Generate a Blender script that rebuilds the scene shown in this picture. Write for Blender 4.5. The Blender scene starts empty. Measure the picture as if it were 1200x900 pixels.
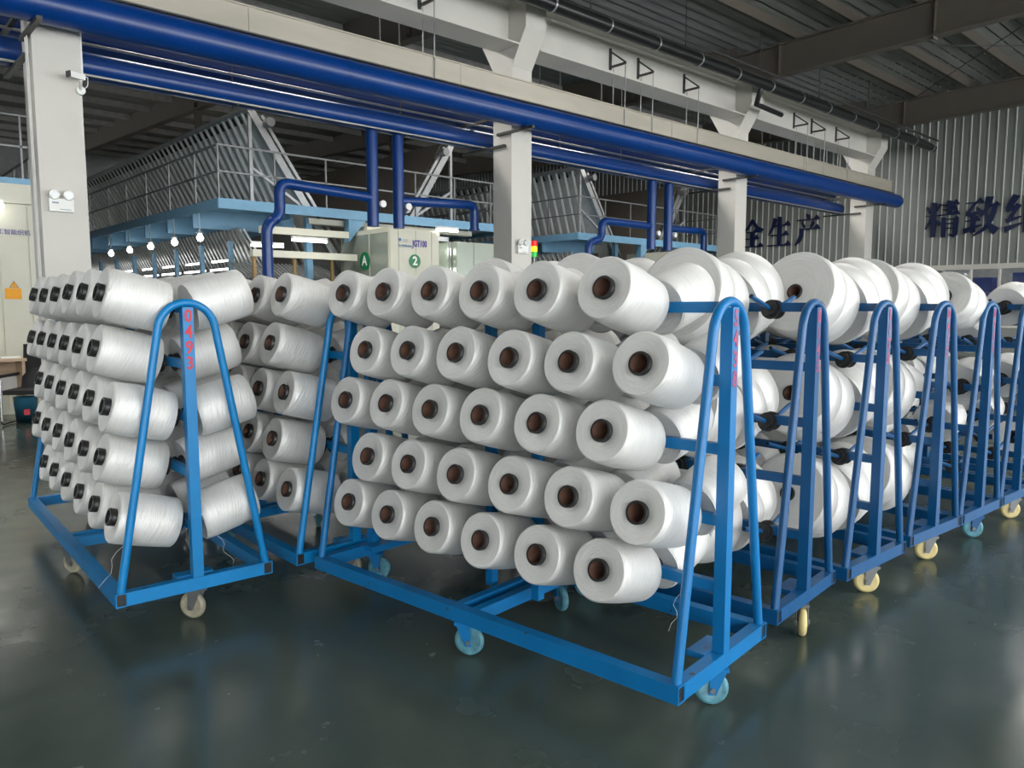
import bpy, math, random
from mathutils import Vector, Matrix
random.seed(7)
S = bpy.context.scene
COL = S.collection
PI = math.pi
R = math.radians

# ------------------------------------------------------------------ camera, world, lights, exposure
def srgb(r, g, b):
    f = lambda c: (c / 255 / 12.92) if c / 255 <= .04045 else ((c / 255 + .055) / 1.055) ** 2.4
    return (f(r), f(g), f(b), 1)

cam_d = bpy.data.cameras.new('camera')
cam = bpy.data.objects.new('camera', cam_d)
COL.objects.link(cam)
cam_d.sensor_fit = 'HORIZONTAL'; cam_d.sensor_width = 36; cam_d.lens = 27.0
cam_d.clip_start = .05; cam_d.clip_end = 300
cam.location = (0, 0, 1.6)
cam.rotation_euler = (PI / 2 - math.atan(.1), 0, R(47.5) - PI / 2)
S.camera = cam

w = bpy.data.worlds.new('world'); S.world = w; w.use_nodes = True
bg = w.node_tree.nodes['Background']; bg.inputs[0].default_value = (.95, .98, 1, 1); bg.inputs[1].default_value = 6.5

def area(name, loc, sx, sy, power, rot=(0, 0, 0), col=(1, .97, .93)):
    l = bpy.data.lights.new(name, 'AREA'); l.shape = 'RECTANGLE'; l.size = sx; l.size_y = sy; l.energy = power; l.color = col
    o = bpy.data.objects.new(name, l); o.location = loc; o.rotation_euler = rot; COL.objects.link(o)
for i, (x, y, p) in enumerate([(-5, 2.5, 30), (8.0, -5.0, 260), (6.5, 5.0, 40), (11, -3.5, 60), (13.5, 5.2, 110), (21, 4, 170), (21, -3, 110), (-3, 8, 80)]):
    area('bay_fill_light', (x, y, 6.85), 4.2, 1.2, p)  # added overhead fill for the near bay, no fixtures here
XWL = 29.4
for x, p in ((-2, 170), (6, 220), (13.6, 220), (21, 220)):
    area('far_fill_light', (x, 12.9, 7.25), 4.0, .8, p)  # added fill hidden behind the crane beams, not real fixtures
area('office_fill_light', (XWL, 4, 3.3), 1.6, 12, 60)  # added fill to brighten the room behind the panes
for x, y in ((0, 24), (9.9, 22), (9.9, 30), (20, 24)):
    area('aisle_fill_light', (x, y, 3.35), .3, 5.0, 90)  # added fill among the machines, no fixtures modelled

S.view_settings.view_transform = 'Standard'; S.view_settings.look = 'None'
S.view_settings.exposure = 0.38; S.view_settings.gamma = 1.0; S.view_settings.use_curve_mapping = False

# ------------------------------------------------------------------ materials
MATS = {}
def mat(name, col, rough=.5, metal=0, **k):
    if name in MATS: return MATS[name]
    m = bpy.data.materials.new(name); m.use_nodes = True; nt = m.node_tree; b = nt.nodes['Principled BSDF']
    b.inputs['Base Color'].default_value = col; b.inputs['Roughness'].default_value = rough; b.inputs['Metallic'].default_value = metal
    N = nt.nodes; L = nt.links
    if 'emit' in k:
        b.inputs['Emission Color'].default_value = k.get('ecol', col); b.inputs['Emission Strength'].default_value = k['emit']
    if k.get('coat'): b.inputs['Coat Weight'].default_value = k['coat']; b.inputs['Coat Roughness'].default_value = .15
    amt = k.get('var', .12)
    if amt and 'emit' not in k:
        tc = N.new('ShaderNodeTexCoord'); n = N.new('ShaderNodeTexNoise'); n.inputs['Scale'].default_value = k.get('scale', 6)
        n.inputs['Detail'].default_value = 5
        mp = N.new('ShaderNodeMapping'); mp.inputs['Scale'].default_value = k.get('stretch', (1, 1, 1))
        L.new(tc.outputs['Object'], mp.inputs[0]); L.new(mp.outputs[0], n.inputs['Vector'])
        mr = N.new('ShaderNodeMapRange'); mr.inputs[1].default_value = .3; mr.inputs[2].default_value = .7
        mr.inputs[3].default_value = 1 - amt; mr.inputs[4].default_value = 1 + amt
        L.new(n.outputs[0], mr.inputs[0])
        mx = N.new('ShaderNodeVectorMath'); mx.operation = 'SCALE'; mx.inputs[0].default_value = col[:3]
        L.new(mr.outputs[0], mx.inputs['Scale']); L.new(mx.outputs[0], b.inputs['Base Color'])
        last = mx
        if k.get('chips'):
            n2 = N.new('ShaderNodeTexNoise'); n2.inputs['Scale'].default_value = 14; n2.inputs['Detail'].default_value = 6
            L.new(tc.outputs['Object'], n2.inputs['Vector'])
            cr = N.new('ShaderNodeMapRange'); cr.inputs[1].default_value = .69; cr.inputs[2].default_value = .71
            L.new(n2.outputs[0], cr.inputs[0])
            mm = N.new('ShaderNodeMix'); mm.data_type = 'RGBA'
            L.new(cr.outputs[0], mm.inputs['Factor']); L.new(last.outputs[0], mm.inputs[6]); mm.inputs[7].default_value = k['chips']
            L.new(mm.outputs[2], b.inputs['Base Color'])
        if k.get('bump'):
            bp = N.new('ShaderNodeBump'); bp.inputs['Strength'].default_value = k['bump']; bp.inputs['Distance'].default_value = .01
            L.new(n.outputs[0], bp.inputs['Height']); L.new(bp.outputs[0], b.inputs['Normal'])
    MATS[name] = m
    return m

def yarn_mat():
    m = bpy.data.materials.new('white_yarn'); m.use_nodes = True; nt = m.node_tree; N = nt.nodes; L = nt.links; b = N['Principled BSDF']
    b.inputs['Roughness'].default_value = .36; b.inputs['Anisotropic'].default_value = .92; b.inputs['Metallic'].default_value = .22; b.inputs['Specular IOR Level'].default_value = .9
    b.inputs['Sheen Weight'].default_value = .15
    tg = N.new('ShaderNodeTangent'); tg.direction_type = 'RADIAL'; tg.axis = 'Z'; L.new(tg.outputs[0], b.inputs['Tangent'])
    tc = N.new('ShaderNodeTexCoord'); sx = N.new('ShaderNodeSeparateXYZ'); L.new(tc.outputs['Object'], sx.inputs[0])
    cb = N.new('ShaderNodeCombineXYZ'); L.new(sx.outputs[0], cb.inputs[0]); L.new(sx.outputs[1], cb.inputs[1])
    ln = N.new('ShaderNodeVectorMath'); ln.operation = 'LENGTH'; L.new(cb.outputs[0], ln.inputs[0])
    at = N.new('ShaderNodeMath'); at.operation = 'ARCTAN2'; L.new(sx.outputs[1], at.inputs[0]); L.new(sx.outputs[0], at.inputs[1])
    # fine rings round the axis, fading in and out round the girth
    c2 = N.new('ShaderNodeCombineXYZ')
    m1 = N.new('ShaderNodeMath'); m1.operation = 'MULTIPLY'; m1.inputs[1].default_value = 260; L.new(ln.outputs['Value'], m1.inputs[0])
    m2 = N.new('ShaderNodeMath'); m2.operation = 'MULTIPLY'; m2.inputs[1].default_value = 260; L.new(sx.outputs[2], m2.inputs[0])
    m3 = N.new('ShaderNodeMath'); m3.operation = 'MULTIPLY'; m3.inputs[1].default_value = 1.1; L.new(at.outputs[0], m3.inputs[0])
    L.new(m1.outputs[0], c2.inputs[0]); L.new(m3.outputs[0], c2.inputs[1]); L.new(m2.outputs[0], c2.inputs[2])
    n = N.new('ShaderNodeTexNoise'); n.inputs['Scale'].default_value = 1; n.inputs['Detail'].default_value = 4; L.new(c2.outputs[0], n.inputs['Vector'])
    bp = N.new('ShaderNodeBump'); bp.inputs['Strength'].default_value = .5; bp.inputs['Distance'].default_value = .003
    L.new(n.outputs[0], bp.inputs['Height'])
    # crossing lay of the winding
    c3 = N.new('ShaderNodeCombineXYZ')
    a1 = N.new('ShaderNodeMath'); a1.operation = 'MULTIPLY_ADD'; a1.inputs[1].default_value = 90; L.new(sx.outputs[2], a1.inputs[0])
    a2 = N.new('ShaderNodeMath'); a2.operation = 'MULTIPLY'; a2.inputs[1].default_value = 3; L.new(at.outputs[0], a2.inputs[0]); L.new(a2.outputs[0], a1.inputs[2])
    L.new(a1.outputs[0], c3.inputs[0]); L.new(m1.outputs[0], c3.inputs[1])
    n2 = N.new('ShaderNodeTexNoise'); n2.inputs['Scale'].default_value = .9; n2.inputs['Detail'].default_value = 3; L.new(c3.outputs[0], n2.inputs['Vector'])
    bp2 = N.new('ShaderNodeBump'); bp2.inputs['Strength'].default_value = .6; bp2.inputs['Distance'].default_value = .005
    L.new(n2.outputs[0], bp2.inputs['Height']); L.new(bp.outputs[0], bp2.inputs['Normal']); L.new(bp2.outputs[0], b.inputs['Normal'])
    oi = N.new('ShaderNodeObjectInfo')
    mr = N.new('ShaderNodeMapRange'); mr.inputs[3].default_value = .93; mr.inputs[4].default_value = 1.03; L.new(oi.outputs['Random'], mr.inputs[0])
    mr2 = N.new('ShaderNodeMapRange'); mr2.inputs[1].default_value = .3; mr2.inputs[2].default_value = .7; mr2.inputs[3].default_value = .88; mr2.inputs[4].default_value = 1.02
    L.new(n.outputs[0], mr2.inputs[0])
    mu = N.new('ShaderNodeMath'); mu.operation = 'MULTIPLY'; L.new(mr.outputs[0], mu.inputs[0]); L.new(mr2.outputs[0], mu.inputs[1])
    vs = N.new('ShaderNodeVectorMath'); vs.operation = 'SCALE'; vs.inputs[0].default_value = (.75, .742, .708); L.new(mu.outputs[0], vs.inputs['Scale'])
    L.new(vs.outputs[0], b.inputs['Base Color'])
    return m
YARN = yarn_mat()
CHIP = (.03, .05, .06, 1)
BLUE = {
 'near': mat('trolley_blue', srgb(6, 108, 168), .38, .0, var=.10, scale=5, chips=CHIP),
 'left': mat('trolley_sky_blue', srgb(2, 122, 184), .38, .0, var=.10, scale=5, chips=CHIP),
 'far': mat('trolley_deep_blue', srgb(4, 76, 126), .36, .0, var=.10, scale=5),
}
BLACKPL = mat('black_plastic', srgb(26, 26, 27), .45, var=.15)
TUBEBLK = mat('black_tube', srgb(38, 37, 37), .4, var=.2, scale=40)
BROWN = mat('brown_paper_tube', srgb(104, 74, 60), .75, var=.15, scale=20)
REDT = mat('red_paper_tube', srgb(170, 40, 45), .6)
PIPE = mat('pipe_blue', srgb(0, 54, 122), .3, .0, var=.08, scale=2)
WHITE = mat('white_paint', srgb(205, 202, 194), .55, var=.04, scale=1.5)
CREAM = mat('cream_panel', srgb(206, 205, 188), .45, var=.05, scale=2)
DUCT = mat('galvanised_duct', srgb(182, 176, 162), .42, .25, var=.10, scale=3, stretch=(.2, 1, 1))
STEEL = mat('silver_steel', srgb(170, 172, 172), .35, .6, var=.10)
DSTEEL = mat('dark_steel', srgb(70, 70, 68), .5, .3)
LBLUE = mat('light_blue_paint', srgb(104, 146, 174), .5, var=.06)
TAUPE = mat('roof_steel', srgb(88, 82, 74), .6, var=.06, scale=2)
DECK = mat('roof_deck', srgb(130, 131, 126), .8, .0, var=.15, scale=2.5, stretch=(.4, 2, 1))
WALLM = mat('corrugated_steel', srgb(136, 140, 136), .45, .15, var=.05, scale=1)
RIBM = mat('lit_rib', srgb(212, 214, 208), .4, .0, var=.03)  # lighter copy of the wall steel, caught light put into the colour
BLKPIPE = mat('black_pipe', srgb(30, 30, 31), .3, var=.1)
NAVY = mat('navy_letter', srgb(5, 24, 66), .5, var=.05)
GREEN = mat('green_label', srgb(18, 120, 75), .4, var=0)
PURPLE = mat('violet_print', srgb(70, 60, 150), .5, var=0)
LGREY = mat('grey_print', srgb(150, 160, 170), .5, var=0)
PWHITE = mat('white_print', srgb(235, 235, 230), .5, var=0)
PBLUE = mat('blue_print', srgb(60, 120, 180), .5, var=0)
REDP = mat('red_stencil', srgb(205, 60, 70), .6, var=.1)
FADE = mat('faded_stencil', srgb(165, 75, 105), .6, var=.25, scale=30, chips=srgb(14, 90, 155))
ORANGE = mat('warning_orange', srgb(240, 165, 10), .5, var=.03)
BLK = mat('black_print', srgb(25, 25, 25), .5, var=0)
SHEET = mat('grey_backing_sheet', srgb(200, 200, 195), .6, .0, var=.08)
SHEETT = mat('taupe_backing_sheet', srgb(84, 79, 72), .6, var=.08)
RUST = mat('rust_wire', srgb(112, 84, 58), .7)
WOOD = mat('pale_wood', srgb(190, 165, 138), .5, var=.12, scale=3, stretch=(1, 1, 8))
CHROME = mat('chrome', srgb(200, 200, 200), .15, 1, var=0)
MESHB = mat('black_fabric', srgb(30, 29, 31), .7)
TEAL = mat('teal_plastic', srgb(35, 95, 120), .4)
CREAMW = mat('cream_wheel', srgb(205, 188, 132), .45, var=.08, scale=20)
TEALW = mat('worn_teal_wheel', srgb(80, 135, 150), .5, var=.35, scale=25)
GREYW = mat('dusty_grey_wheel', srgb(150, 145, 125), .6, var=.25, scale=25)
GALV = mat('zinc_fork', srgb(120, 122, 122), .4, .5)
TUBEL = mat('lit_tube', (1, 1, 1, 1), .5, emit=9, ecol=(1, .98, .95, 1))
BULBL = mat('lit_bulb', (1, 1, 1, 1), .5, emit=22, ecol=(1, .97, .9, 1))
LEDL = mat('lit_led', (1, 1, 1, 1), .5, emit=5, ecol=(1, .98, .95, 1))
RLAMP = mat('red_lens', srgb(225, 30, 25), .3, emit=.5, ecol=srgb(225, 30, 25))
YLAMP = mat('yellow_lens', srgb(250, 190, 20), .3, emit=1.2, ecol=srgb(250, 190, 20))
GLAMP = mat('green_lens', srgb(40, 170, 70), .3, emit=.5, ecol=srgb(40, 170, 70))
CABG = mat('grey_green_cabinet', srgb(168, 176, 164), .25, .4, var=.08, scale=1.5)
DKROOM = mat('dim_room_wall', srgb(160, 162, 160), .7)
DBLUEB = mat('stacked_blue_crate', srgb(35, 60, 140), .5)
THREAD = mat('white_thread', srgb(225, 225, 222), .6, var=0)

def glass():
    m = bpy.data.materials.new('window_glass'); m.use_nodes = True; b = m.node_tree.nodes['Principled BSDF']
    b.inputs['Base Color'].default_value = (.9, .95, .95, 1); b.inputs['Roughness'].default_value = .03
    b.inputs['Transmission Weight'].default_value = 1; b.inputs['IOR'].default_value = 1.45
    return m
GLASS = glass()

def floor_mat():
    m = bpy.data.materials.new('green_epoxy'); m.use_nodes = True; nt = m.node_tree; N = nt.nodes; L = nt.links; b = N['Principled BSDF']
    tc = N.new('ShaderNodeTexCoord')
    n = N.new('ShaderNodeTexNoise'); n.inputs['Scale'].default_value = .8; n.inputs['Detail'].default_value = 7; n.inputs['Roughness'].default_value = .6
    L.new(tc.outputs['Object'], n.inputs['Vector'])
    cr = N.new('ShaderNodeValToRGB'); cr.color_ramp.elements[0].position = .32; cr.color_ramp.elements[1].position = .72
    cr.color_ramp.elements[0].color = srgb(58, 70, 64); cr.color_ramp.elements[1].color = srgb(76, 88, 80)
    L.new(n.outputs[0], cr.inputs[0])
    v = N.new('ShaderNodeTexVoronoi'); v.inputs['Scale'].default_value = 5.5; L.new(tc.outputs['Object'], v.inputs['Vector'])
    lt = N.new('ShaderNodeMath'); lt.operation = 'LESS_THAN'; lt.inputs[1].default_value = .022; L.new(v.outputs['Distance'], lt.inputs[0])
    mx = N.new('ShaderNodeMix'); mx.data_type = 'RGBA'; mx.inputs[7].default_value = srgb(150, 155, 150)
    L.new(lt.outputs[0], mx.inputs['Factor']); L.new(cr.outputs[0], mx.inputs[6]); L.new(mx.outputs[2], b.inputs['Base Color'])
    n2 = N.new('ShaderNodeTexNoise'); n2.inputs['Scale'].default_value = 3; n2.inputs['Detail'].default_value = 6; L.new(tc.outputs['Object'], n2.inputs['Vector'])
    mr = N.new('ShaderNodeMapRange'); mr.inputs[1].default_value = .3; mr.inputs[2].default_value = .7; mr.inputs[3].default_value = .14; mr.inputs[4].default_value = .30
    L.new(n2.outputs[0], mr.inputs[0]); L.new(mr.outputs[0], b.inputs['Roughness'])
    n3 = N.new('ShaderNodeTexNoise'); n3.inputs['Scale'].default_value = 2.2; L.new(tc.outputs['Object'], n3.inputs['Vector'])
    bp = N.new('ShaderNodeBump'); bp.inputs['Strength'].default_value = .12; bp.inputs['Distance'].default_value = .02
    L.new(n3.outputs[0], bp.inputs['Height']); L.new(bp.outputs[0], b.inputs['Normal'])
    return m
FLOORM = floor_mat()

# ------------------------------------------------------------------ mesh builder
class MB:
    def __init__(s): s.v = []; s.f = []; s.m = []; s.sm = []
    def add(s, vs, fs, mi=0, sm=False):
        o = len(s.v); s.v += [tuple(p) for p in vs]
        for f in fs: s.f.append(tuple(o + i for i in f)); s.m.append(mi); s.sm.append(sm)
        return s
    def box(s, x0, x1, y0, y1, z0, z1, mi=0):
        v = [(x, y, z) for z in (z0, z1) for y in (y0, y1) for x in (x0, x1)]
        return s.add(v, [(0, 2, 3, 1), (4, 5, 7, 6), (0, 1, 5, 4), (2, 6, 7, 3), (0, 4, 6, 2), (1, 3, 7, 5)], mi)
    def bar(s, a, b, wx, wz, mi=0, up=(0, 0, 1)):
        a = Vector(a); b = Vector(b); d = (b - a).normalized(); u = Vector(up)
        if abs(d.dot(u)) > .99: u = Vector((1, 0, 0))
        sx = d.cross(u).normalized(); uz = sx.cross(d)
        v = [p + sx * i * wx / 2 + uz * j * wz / 2 for p in (a, b) for j in (-1, 1) for i in (-1, 1)]
        return s.add(v, [(0, 2, 3, 1), (4, 5, 7, 6), (0, 1, 5, 4), (2, 6, 7, 3), (0, 4, 6, 2), (1, 3, 7, 5)], mi)
    def tube(s, pts, r, n=12, mi=0, cap=True, rs=None):
        pts = [Vector(p) for p in pts]; k = len(pts); rings = []; prev = None
        for i, p in enumerate(pts):
            d = ((pts[i] - pts[i - 1]).normalized() if i else Vector()) + ((pts[i + 1] - pts[i]).normalized() if i < k - 1 else Vector())
            d.normalize()
            if prev is None:
                u = Vector((0, 0, 1)) if abs(d.z) < .9 else Vector((1, 0, 0)); u = (u - d * u.dot(d)).normalized()
            else: u = (prev - d * prev.dot(d)).normalized()
            prev = u; w_ = d.cross(u); rr = rs[i] if rs else r
            if 0 < i < k - 1:
                c = (pts[i] - pts[i - 1]).normalized().dot(d); rr2 = rr / max(c, .5)
            else: rr2 = rr
            rings.append([p + (u * math.cos(2 * PI * j / n) + w_ * math.sin(2 * PI * j / n)) * (rr if c_ok(i, k) else rr) for j in range(n)])
        v = [q for r_ in rings for q in r_]
        fs = [(i * n + j, i * n + (j + 1) % n, (i + 1) * n + (j + 1) % n, (i + 1) * n + j) for i in range(k - 1) for j in range(n)]
        s.add(v, fs, mi, True)
        if cap:
            s.add(rings[0], [tuple(range(n))[::-1]], mi); s.add(rings[-1], [tuple(range(n))], mi)
        return s
    def cyl(s, a, b, r, n=16, mi=0, cap=True): return s.tube([a, b], r, n, mi, cap)
    def lathe(s, prof, n=48, mi=0, M=None, mis=None, sm=True):
        # prof: list of (r, z); consecutive None breaks smoothing (new strip)
        M = M or Matrix(); strip = []
        def flush(st, mi_):
            if len(st) < 2: return
            v = [M @ Vector((r * math.cos(2 * PI * j / n), r * math.sin(2 * PI * j / n), z)) for r, z in st for j in range(n)]
            fs = [(i * n + j, i * n + (j + 1) % n, (i + 1) * n + (j + 1) % n, (i + 1) * n + j) for i in range(len(st) - 1) for j in range(n)]
            s.add(v, fs, mi_, sm)
        k = 0
        for p in prof:
            if p is None:
                flush(strip, mis[k] if mis else mi); strip = [strip[-1]]; k += 1
            else: strip.append(p)
        flush(strip, mis[k] if mis else mi)
        return s
    def prism(s, poly, t, fn, mi=0):
        n = len(poly); v = [fn(x, y, 0) for x, y in poly] + [fn(x, y, t) for x, y in poly]
        return s.add(v, [tuple(range(n))[::-1], tuple(range(n, 2 * n))] + [(i, (i + 1) % n, n + (i + 1) % n, n + i) for i in range(n)], mi)
    def mesh(s, name, mats):
        me = bpy.data.meshes.new(name); me.from_pydata(s.v, [], s.f)
        for m in (mats if isinstance(mats, (list, tuple)) else [mats]): me.materials.append(m)
        me.polygons.foreach_set('material_index', s.m); me.polygons.foreach_set('use_smooth', s.sm); me.update()
        return me
    def build(s, name, mats, parent=None, **k): return link(name, s.mesh(name, mats), parent, **k)
def c_ok(i, k): return True

def link(name, data, parent=None, loc=(0, 0, 0), rot=(0, 0, 0), **props):
    o = bpy.data.objects.new(name, data); COL.objects.link(o); o.location = loc; o.rotation_euler = rot
    if parent: o.parent = parent
    for k, v in props.items():
        if v is not None: o[k] = v
    return o
def thing(name, label, cat, loc=(0, 0, 0), rz=0, group=None): return link(name, None, None, loc, (0, 0, rz), label=label, category=cat, group=group)

def text(body, size, mt, M, parent=None, name='lettering', ext=.002, off=0, sx=1, **props):
    c = bpy.data.curves.new(name, 'FONT'); c.body = body; c.size = size; c.extrude = ext; c.offset = off
    c.align_x = 'CENTER'; c.align_y = 'CENTER'; c.resolution_u = 2
    t = bpy.data.objects.new(name, c); COL.objects.link(t)
    dg = bpy.context.evaluated_depsgraph_get(); me = bpy.data.meshes.new_from_object(t.evaluated_get(dg)); me.name = name
    bpy.data.objects.remove(t); bpy.data.curves.remove(c)
    me.materials.clear(); me.materials.append(mt); me.transform(Matrix.Diagonal((sx, 1, 1, 1)))
    me.transform(M)
    return link(name, me, parent, **props)
# frames for writing: facing -Y (seen looking +Y) and facing -X (seen looking +X)
def face_my(x, y, z): return Matrix(((1, 0, 0, x), (0, 0, -1, y), (0, 1, 0, z), (0, 0, 0, 1)))
def face_mx(x, y, z): return Matrix(((0, 0, -1, x), (-1, 0, 0, y), (0, 1, 0, z), (0, 0, 0, 1)))

# ------------------------------------------------------------------ setting
XW = 28.0
ST = 'structure'
f = MB(); f.box(-16, XW + 3, -9, 46, -.1, 0); f.build('floor', FLOORM, kind=ST)

# right end wall (plane X = 28): corrugated sheet, ribs coloured lighter for the light they catch
def corr(name, y0, y1, z0, z1, pitch=.25):
    m = MB(); y = y0; vs = []
    while y < y1 - 1e-6:
        ye = min(y + pitch, y1)
        m.add([(XW, y, z0), (XW, ye - .05, z0), (XW, ye - .05, z1), (XW, y, z1)], [(0, 1, 2, 3)])
        # secondary low swage in the middle of the pan
        m.box(XW - .008, XW, y + .08, y + .12, z0, z1, 0)
        m.box(XW - .045, XW, ye - .05, ye - .022, z0, z1, 1)
        m.add([(XW, ye - .022, z0), (XW, ye, z0), (XW, ye, z1), (XW, ye - .022, z1)], [(0, 1, 2, 3)])
        y = ye
    m.box(XW + .001, XW + .15, y0, y1, z0, z1, 0)
    return m.build(name, [WALLM, RIBM], kind=ST)
corr('wall_right', -9, 46, 2.98, 10.2)
corr('wall_right', 11.0, 46, 0, 2.98)
MB().box(XW - .02, XW + .15, -9, 11.0, 0, .95).build('wall_right', WALLM, kind=ST)
MB().box(XW - .06, XW + .16, -9, 11.05, 2.88, 2.98).build('trim_1', WHITE, kind=ST)
wn = link('window_1', None, kind=ST)
MB().box(XW - .04, XW + .12, -9, 11, .95, 1.02).box(XW - .04, XW + .12, -9, 11, 2.82, 2.88).box(XW - .04, XW + .12, 10.93, 11, 1.02, 2.82).build('window_frame', WHITE, wn)
yy = [10.95 - .82 * i for i in range(25)]
for i, y in enumerate(yy[1:]):
    MB().box(XW - .05, XW + .1, y - (.05 if i % 5 == 4 else .025), y + (.05 if i % 5 == 4 else .025), 1.02, 2.82).build('mullion', WHITE, wn)
for i in range(len(yy) - 1):
    MB().box(XW + .04, XW + .05, yy[i + 1] + .05, yy[i] - .05, 1.02, 2.82).build('pane', GLASS, wn)
# room behind the window strip
MB().box(XW + 2.6, XW + 2.7, -9, 12, 0, 3.4).box(XW + .2, XW + 2.6, 11.9, 12, 0, 3.4).box(XW + .2, XW + 2.7, -9, 12, 3.4, 3.5).build('wall_back_office', DKROOM, kind=ST)
for i, (y, h, wy) in enumerate([(10.0, 2.7, .5), (8.6, 2.62, .8), (7.1, 2.75, 1.0), (4.2, 2.5, .9)]):
    c = thing('storage_crate_stack', ['narrow blue crate stack seen through the leftmost panes of the end wall window', 'blue crate stack seen behind the second window mullion of the end wall', 'wide blue crate stack seen in the window behind the large yarn discs', 'blue crate stack behind the window at the right edge of the frame'][i], 'crate stack', (XW + 1.4, y, 0))
    for k in range(5): MB().box(-.3, .3, -wy / 2, wy / 2, k * h / 5, (k + 1) * h / 5 - .03).build('crate', DBLUEB, c)

MB().box(-16, -15.8, -9, 22, 0, 10.6).box(-16, -15.8, 22, 46, 0, 1.5).box(-16, -15.8, 22, 46, 5.2, 10.6).build('wall_left', DKROOM, kind=ST)  # unseen opening added to let sky light reach the creel sheets
for i in range(4): MB().box(-16.05, -15.75, 22 + i * 7.8, 22.4 + i * 7.8, 1.5, 5.2).build('trim_2', WHITE, kind=ST)
MB().box(-16, XW, 45.8, 46, 0, 10.6).build('wall_back', DKROOM, kind=ST)
# wall behind the camera with a tall daylight opening
wf = MB(); wf.box(-16, XW, -9.2, -9, 0, .9)
wf.box(-16, XW, -9.2, -9, 5.6, 9)
for x in range(-16, 29, 6): wf.box(x - .25, x + .25, -9.25, -8.95, .9, 5.6)
wf.build('wall_front', WHITE, kind=ST)

# roof: deck, purlins along X, rafters along Y
ZR = 7.72
ce = link('ceiling', None, kind=ST)
def roofz(y): return 8.0 + (.05 * (y - 10.8) if y > 10.8 else .02 * (10.8 - y))
dk = MB()
for (ya, yb) in ((-9, 10.8), (10.8, 46)):
    n = int((yb - ya) / .3)
    for i in range(n):
        a = ya + (yb - ya) * i / n; b = ya + (yb - ya) * (i + 1) / n
        dk.add([(-16, a, roofz(a)), (XW + .1, a, roofz(a)), (XW + .1, b - .04, roofz(b)), (-16, b - .04, roofz(b))], [(0, 1, 2, 3)])
        dk.add([(-16, b - .04, roofz(b)), (XW + .1, b - .04, roofz(b)), (XW + .1, b, roofz(b) + .03), (-16, b, roofz(b) + .03)], [(0, 1, 2, 3)])
dk.box(-16, XW + .1, -9, 46, 9.9, 10.0)
dk.build('roof_deck', DECK, ce)
pm = MB().box(-16, XW, -.035, .035, -.24, 0).box(-16, XW, -.035, .05, -.24, -.225).mesh('purlin', TAUPE)
pl = MB().box(-16, XW, -.05, .05, -.2, 0).mesh('purlin', mat('grey_purlin', srgb(165, 163, 158), .6))
y = 9.2
while y > -9: link('purlin', pm, ce, (0, y, roofz(y) - .01)); y -= 1.32
y = 12.2
while y < 45: link('purlin', pl, ce, (0, y, roofz(y) - .01)); y += 2.3
for x in (-12.6, -5.1, 2.4, 9.9, 17.45, 24.9):
    r = MB(); za = 7.04
    r.add([(x - .01, -9, za + .38), (x - .01, 10.77, za), (x - .01, 10.77, za + .7), (x - .01, -9, za + 1.1), (x + .01, -9, za + .38), (x + .01, 10.77, za), (x + .01, 10.77, za + .7), (x + .01, -9, za + 1.1)],
          [(0, 1, 2, 3), (7, 6, 5, 4), (0, 4, 5, 1), (3, 2, 6, 7)])
    r.bar((x, -9, za + .38), (x, 10.77, za), .26, .03).bar((x, -9, za + 1.1), (x, 10.77, za + .7), .26, .03)
    for yy_ in (2.0, 6.2, 9.6): r.box(x - .12, x + .12, yy_ - .01, yy_ + .01, za + .02, za + .8)
    r.build('rafter', TAUPE, ce)
    r = MB()
    r.add([(x - .01, 10.8, za), (x - .01, 24, za + .9), (x - .01, 46, za + 1.9), (x - .01, 46, za + 2.7), (x - .01, 10.8, za + 1.0),
           (x + .01, 10.8, za), (x + .01, 24, za + .9), (x + .01, 46, za + 1.9), (x + .01, 46, za + 2.7), (x + .01, 10.8, za + 1.0)],
          [(0, 1, 2, 3, 4), (9, 8, 7, 6, 5)])
    r.bar((x, 10.8, za), (x, 24, za + .9), .26, .03).bar((x, 24, za + .9), (x, 46, za + 1.9), .26, .03)
    for yy_ in (14, 18, 22, 26): r.box(x - .12, x + .12, yy_ - .02, yy_ + .02, za + .3, za + 1.2)
    r.build('rafter', TAUPE, ce)
    for yy_ in (2.6, 5.2, 7.9):      # knee braces from rafter foot to purlin
        MB().bar((x, yy_, za + .1), (x + .75, yy_ , roofz(yy_) - .2), .05, .05).build('brace', TAUPE, ce)
for (a, b) in (((17.5, 9.5, 7.75), (24.9, 3.0, 7.8)), ((17.5, 3.0, 7.8), (24.9, 9.5, 7.75)), ((9.9, 9, 7.75), (17.4, 3, 7.8))):
    MB().cyl(a, b, .012, 6).build('tie_rod', DSTEEL, ce)

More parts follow.
